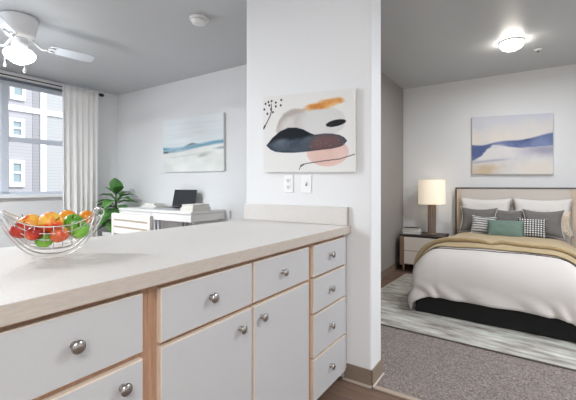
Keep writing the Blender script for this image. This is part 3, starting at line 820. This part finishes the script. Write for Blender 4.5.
# ------------------------------------------------------------------ bedroom: rug, bed, bedding
RZ = math.radians(-2.9)
def rugp(u, v): return (u*2.7, v*1.86)
o = thing('area_rug', 'grey distressed area rug under the bed on the carpet', 'rug', (-1.385, 2.885, .007), RZ)
b = nb(); add_box(b, (.03, .03, .0), (2.67, 1.83, .009), .003); obj('rug_field', b, M['rug'], o)
b = nb(); add_box(b, (.03, .020, 0), (2.67, .0295, .0088)); obj('dark_hem', b, mat('rug_dark_hem', (96, 88, 82), .9), o)
for lo, hi in (((.03, 1.8305), (2.67, 1.86)), ((0, .02), (.0295, 1.86)), ((2.6705, .02), (2.7, 1.86))):
    b = nb(); add_box(b, (lo[0], lo[1], 0), (hi[0], hi[1], .0085), .002); obj('rug_binding', b, M['rugborder'], o)

BED = Vector((-.225, 3.405, .0165))
bed = thing('bed', 'double bed with beige headboard and black upholstered base', 'bed', BED, RZ)
b = nb(); add_box(b, (-.605, -.075, .0), (.605, 1.80, .285), .012, 3); obj('bed_base', b, M['bedbase'], bed)
b = nb(); add_box(b, (-.53, .01, .286), (.53, 1.79, .505), .09, 4); obj('mattress', b, M['mattress'], bed)
hb = bpy.data.objects.new('headboard', None)
b = nb(); add_box(b, (-.625, 1.812, .30), (.625, 1.86, 1.098), .006); hb = obj('headboard', b, M['headfab'], bed)
for s in (-1, 1):
    b = nb(); add_box(b, (s*.60-.027, 1.80, .02), (s*.60+.027, 1.8115, 1.092), .002); obj('side_post', b, M['headwood'], hb)
b = nb()
add_box(b, (-.645, 1.805, .0), (-.632, 1.862, 1.115)); add_box(b, (.632, 1.805, .0), (.645, 1.862, 1.115)); add_box(b, (-.6315, 1.805, 1.100), (.6315, 1.862, 1.115))
obj('edge_trim', b, M['headtrim'], hb)

# bedding follows the mattress: flat on top, bent over a generous round edge, then hanging
ZT = .562; RB = .27; HA = .38; FT = .15
def drape(s, t, off=0., wob=1.):
    ox = max(0., abs(s)-HA)*(1 if s > 0 else -1); oy = min(0., t-FT)
    d = (abs(ox)**3+abs(oy)**3)**(1/3)
    base = Vector((max(-HA, min(HA, s)), max(FT, t), 0))
    if d < 1e-6: return Vector((base.x, base.y, ZT+off))
    n = Vector((ox, oy, 0)); n.normalize()
    n = n/((abs(n.x)**6+abs(n.y)**6)**(1/6))
    R = RB+off; th = d/RB
    if th < PI/2:
        p = base+n*(R*math.sin(th)); z = ZT-RB+R*math.cos(th)
    else:
        ex = (th-PI/2)*RB
        p = base+n*(R+.10*ex); z = ZT-RB-ex*.995
        if wob:
            lat = s*1.0+t*1.3
            f_ = min(1, ex/.12)
            p += n*(.012*f_*math.sin(lat*23+1.5*math.sin(lat*7))*wob)
    return Vector((p.x, p.y, z))
def surf(s, t, off=0., wob=1.):
    p = drape(s, t, off, wob)
    puff = .02*math.exp(-((s)/.45)**2)*math.exp(-((t-.2)/.5)**2)
    wr = noise.noise(Vector((s*4, t*5, 2)))*.008+noise.noise(Vector((s*11, t*9, 5)))*.003
    p.z += wr+puff
    p.y -= wr*.6; p.x += wr*.6*(1 if s > 0 else -1)
    if p.z < .015: p.z = .015
    return p
DS = .424+.18; DF = .424+.125
def duv(u, v):
    s = -HA-DS+(2*HA+2*DS)*u; t = FT-DF+(1.42+DF)*v
    return surf(s, t)
b = nb(); add_grid(b, 130, 90, duv)
o = obj('duvet', b, M['duvet'], loc=BED, rot=(0, 0, RZ), recalc=False)
md = o.modifiers.new('thick', 'SOLIDIFY'); md.thickness = .014; md.offset = -1
tag(o, 'white duvet covering the bed and hanging over its foot', 'duvet')
b = nb(); add_tube(b, [surf(-.80+1.60*i/90, .102+.012*math.sin((-.80+1.60*i/90)*4), .003, 0) for i in range(91)], .004, 8)
obj('piping', b, M['piping'], o)

def blk(u, v):
    s = -HA-.56+(2*HA+1.10)*u; t = .150+1.05*v
    ed = .125+.02*math.sin(s*3)
    off = .010+.022*math.sin(PI*min(1, max(0, (t-.15)/.26)))**.6
    st = .34+.05*s+.012*math.sin(s*6)
    off += .046*ss(st, st+.03, t)-.026*math.exp(-((t-st)/.016)**2)
    off += .010*math.exp(-((t-st-.10)/.07)**2)
    off -= .030*math.exp(-((s+.04)/.05)**2)*math.exp(-((t-st-.04)/.10)**2)
    off += .004*noise.noise(Vector((s*5, t*7, 1)))
    off -= .026*ss(.5, 1.1, t)
    off = max(off, .013)
    te = t-.085*ss(st, st+.02, t)*(1-ss(st+.02, st+.32, t))
    return surf(s, te+.012*math.sin(s*4), off)
b = nb(); add_grid(b, 130, 130, blk)
o = obj('blanket', b, M['tan'], loc=BED, rot=(0, 0, RZ), recalc=False)
md = o.modifiers.new('thick', 'SOLIDIFY'); md.thickness = .006; md.offset = -1
tag(o, 'tan folded blanket lying across the bed below the pillows', 'blanket')

def pillow(label, m, cx, y, z0, W, Hh, T, lean, group, rz=0., name='pillow', pinch=.13, seed=0, trim=None, roll=0.):
    b = nb(); n = 26
    for sgn in (1, -1):
        def fn(u, v):
            a, c = u*2-1, v*2-1
            x = W/2*a*(1-pinch*(1-c*c)*abs(a)); y_ = Hh/2*c*(1-pinch*1.2*(1-a*a)*abs(c))
            h_ = T/2*max(0, (1-a**4)*(1-c**4))**.55*(1-.12*c)
            h_ *= 1+.18*noise.noise(Vector((a*2.2+seed, c*2.2, seed)))
            return (x, y_, sgn*h_)
        add_grid(b, n, n, fn)
    bmesh.ops.remove_doubles(b, verts=b.verts, dist=1e-5)
    M1 = Matrix.Translation((0, 0, 0)) @ Matrix.Rotation(math.radians(90-lean), 4, 'X') @ Matrix.Rotation(roll, 4, 'Z') @ Matrix.Translation((0, Hh/2, 0))
    o = obj(name, b, m)
    o.matrix_world = Matrix.Translation((cx, y, z0)) @ Matrix.Rotation(RZ+rz, 4, 'Z') @ M1
    tag(o, label, 'pillow', group)
    if trim:
        b = nb(); L = []
        for a0, c0, a1, c1 in ((-1, -1, 1, -1), (1, -1, 1, 1), (1, 1, -1, 1), (-1, 1, -1, -1)):
            for i in range(14):
                a = a0+(a1-a0)*i/14; c = c0+(c1-c0)*i/14
                L.append((W/2*a*(1-pinch*(1-c*c)*abs(a)), Hh/2*c*(1-pinch*1.2*(1-a*a)*abs(c)), 0))
        add_tube(b, L, .005, 6, closed=True); obj('welt', b, trim, o)
    return o
GP = 'pillows on the bed'
zb_ = .582
M['welt'] = mat('pale_welt', (206, 200, 194), .8)
pillow('white bed pillow leaning on the headboard, left of the pair', M['pwhite'], -.425, 5.07, zb_, .595, .44, .15, 14, GP, seed=1)
pillow('white bed pillow leaning on the headboard, right of the pair', M['pwhite'], .155, 5.05, zb_, .595, .445, .15, 14, GP, seed=2)
pillow('charcoal pillow at the left, behind the wavy striped cushion', M['pgrey'], -.475, 4.86, zb_, .41, .325, .11, 17, GP, seed=3, pinch=.17, trim=M['welt'])
pillow('charcoal pillow in the centre behind the teal cushion', M['pgrey'], -.155, 4.885, zb_, .38, .315, .10, 17, GP, seed=4, pinch=.17, trim=M['welt'])
pillow('charcoal pillow at the right, behind the checked cushion', M['pgrey'], .160, 4.785, zb_, .39, .325, .11, 17, GP, seed=5, pinch=.17, trim=M['welt'])
pillow('cream floral pillow at the right side of the bed', M['pfloral'], .312, 4.91, zb_, .21, .30, .10, 15, GP, seed=6)
pillow('grey and white wavy striped cushion left of the teal one', M['pstripe'], -.415, 4.70, zb_, .27, .235, .10, 20, GP, name='cushion', seed=7, roll=-.04)
pillow('black and white checked cushion right of the teal one', M['pcheck'], .060, 4.665, zb_, .27, .235, .10, 20, GP, name='cushion', seed=8)
pillow('plain teal rectangular cushion at the front centre of the pillows', M['pteal'], -.185, 4.565, zb_, .35, .205, .09, 22, GP, name='cushion', seed=9, pinch=.04)

# nightstand
NX, NY = -1.135, 5.075
ns = thing('nightstand', 'cream and dark walnut nightstand between the bed and bedroom wall', 'nightstand', (NX, NY, 0))
b = nb(); add_box(b, (-.275, -.205, .478), (.275, .205, .503), .003); obj('table_top', b, M['nsbody'], ns)
b = nb(); add_box(b, (-.262, -.19, .105), (.262, .20, .4775)); obj('body', b, M['nsbody'], ns)
for s in (-1, 1):
    b = nb(); add_box(b, (s*.2475-.026, -.203, .092), (s*.2475+.026, -.1905, .4775)); obj('side_stile', b, M['nsside'], ns)
for z0, z1 in ((.293, .470), (.112, .286)):
    b = nb(); add_box(b, (-.218, -.204, z0), (.218, -.1905, z1), .002); d = obj('drawer', b, M['nsfront'], ns)
for sx in (-1, 1):
    for sy in (-1, 1):
        b = nb(); add_lathe(b, [(.011, 0), (.017, .1045)], (sx*.235, sy*.165, 0), 14); obj('leg', b, M['nsside'], ns)
# lamp
lm = thing('table_lamp', 'lit bedside lamp with linen drum shade and fluted wood column', 'lamp', (-1.045, 5.09, .5035))
b = nb(); add_lathe(b, [(.072, 0), (.072, .012), (.058, .015)], n=32); obj('lamp_base', b, M['lampwood'], lm)
b = nb(); n = 48; pr = []
def flut(k): return .049+.003*(1 if (k % 4) < 2 else -1)
ring0 = [b.verts.new((flut(k)*math.cos(2*PI*k/n), flut(k)*math.sin(2*PI*k/n), .0155)) for k in range(n)]
ring1 = [b.verts.new((flut(k)*math.cos(2*PI*k/n), flut(k)*math.sin(2*PI*k/n), .405)) for k in range(n)]
for k in range(n): b.faces.new((ring0[k], ring0[(k+1) % n], ring1[(k+1) % n], ring1[k]))
b.faces.new(list(reversed(ring0))); b.faces.new(ring1); obj('column', b, M['lampwood'], lm)
b = nb()
add_lathe(b, [(.172, .405), (.168, .728)], n=48, cap=False); add_lathe(b, [(.169, .405), (.165, .728)], n=48, cap=False)
obj('lamp_shade', b, M['shade'], lm)
b = nb(); add_tube(b, [(0, 0, .4055), (0, 0, .50)], .008, 8); add_lathe(b, [(.012, .501), (.03, .54), (.028, .58), (.004, .60)], n=16); obj('bulb', b, M['globe'], lm)
GN = 'books on the nightstand'
book('lowest pale grey book of the stack on the nightstand', (-1.283, 5.02, .5035), .225, .165, .030, .1, M['bookgrey'], GN)
book('middle white book of the stack on the nightstand', (-1.288, 5.02, .5340), .21, .155, .028, -.05, M['paper'], GN)
book('topmost dark covered book of the stack on the nightstand', (-1.29, 5.02, .5625), .19, .145, .022, .16, M['bookdark'], GN)

# ------------------------------------------------------------------ kitchen ceiling panel added behind the camera as fill, and lights
kf = thing('kitchen_fill_panel', 'added unseen square white luminous ceiling panel over the kitchen', 'ceiling light', (.7, -.95, H))
b = nb(); add_box(b, (-.62, -.62, -.06), (.62, .62, -.001), .01); obj('fixture_body', b, M['whitegloss'], kf)
b = nb(); add_box(b, (-.6, -.6, -.075), (.6, .6, -.0605), .004); obj('diffuser', b, mat('lit_diffuser', (255, 250, 242), .4, emit=1.5), kf)

for lab, lx, ly in (('added unseen round white flush ceiling light in the living room before the fan', -3.6, .1), ('added unseen round white flush ceiling light between kitchen and bedroom', 1.15, 2.45)):  # both fixtures are added out of view to fill in light
    lf = thing('flush_fill_light', lab, 'ceiling light', (lx, ly, H))
    b = nb(); add_lathe(b, [(.22, -.001), (.23, -.02), (.22, -.06)], n=40); obj('fixture_ring', b, M['whitegloss'], lf)
    b = nb(); add_lathe(b, [(.21, -.0605), (.20, -.085), (.12, -.10), (.01, -.103)], n=40); obj('diffuser', b, M['globe'], lf)

def light(name, typ, loc, power, col, rot=(0, 0, 0), **kw):
    L = bpy.data.lights.new(name, typ); L.energy = power; L.color = col
    for k, v in kw.items(): setattr(L, k, v)
    o = bpy.data.objects.new(name, L); C.objects.link(o); o.location = loc; o.rotation_euler = rot
    return o
light('kitchen_fill', 'AREA', (.7, -.95, H-.08), 60, (1, .985, .975), (0, 0, 0), shape='RECTANGLE', size=1.16, size_y=1.18)  # fill light under the added kitchen panel
light('bedroom_lamp', 'AREA', (BL[0], BL[1], H-.10), 15, (.94, .965, 1), (0, 0, 0), shape='DISK', size=.20)
light('entry_fill', 'AREA', (1.15, 2.45, H-.11), 56, (.89, .94, 1), (0, 0, 0), shape='DISK', size=.4)  # fill for the bedroom, under the added flush light
light('bedside_bulb', 'POINT', (-1.045, 5.09, .5035+.55), 10.0, (1, .88, .72), shadow_soft_size=.03)
light('fan_lamp', 'POINT', (-3.555, 1.28, H-.47), 12, (.95, .98, 1), shadow_soft_size=.12)
light('living_fill', 'AREA', (-3.6, .1, H-.11), 100, (.92, .97, 1), (0, 0, 0), shape='DISK', size=.4)  # fill for the living room, under the added flush light
light('sun', 'SUN', (10, 0, 20), 3.5, (1, .98, .96), (0, math.radians(48), math.radians(20)), angle=.01)
light('window_fill', 'AREA', (XL-.2, -1.05, 1.54), 66, (.88, .94, 1), (0, math.radians(-90), 0), shape='RECTANGLE', size=1.8, size_y=1.8)  # fill light set outside the added window, in place of sky

w = bpy.data.worlds.new('World'); bpy.context.scene.world = w; w.use_nodes = True
bg = w.node_tree.nodes['Background']; bg.inputs[0].default_value = (.86, .92, 1, 1); bg.inputs[1].default_value = 2.0

# ------------------------------------------------------------------ camera
cam = bpy.data.cameras.new('camera'); co = bpy.data.objects.new('camera', cam); C.objects.link(co)
F = 359.
cam.sensor_width = 36; cam.lens = F/576*36; cam.shift_y = -14/576
cam.clip_start = .05
co.location = (0, 0, 1.15)
co.rotation_euler = (PI/2, 0, math.atan(237/359.))
sc = bpy.context.scene; sc.camera = co
sc.view_settings.view_transform = 'Standard'; sc.view_settings.look = 'None'
sc.view_settings.gamma = 1; sc.view_settings.use_curve_mapping = False
sc.view_settings.exposure = 0.
sc.cycles.use_denoising = True
sc.cycles.max_bounces = 10; sc.cycles.diffuse_bounces = 6
sc.cycles.sample_clamp_indirect = 6
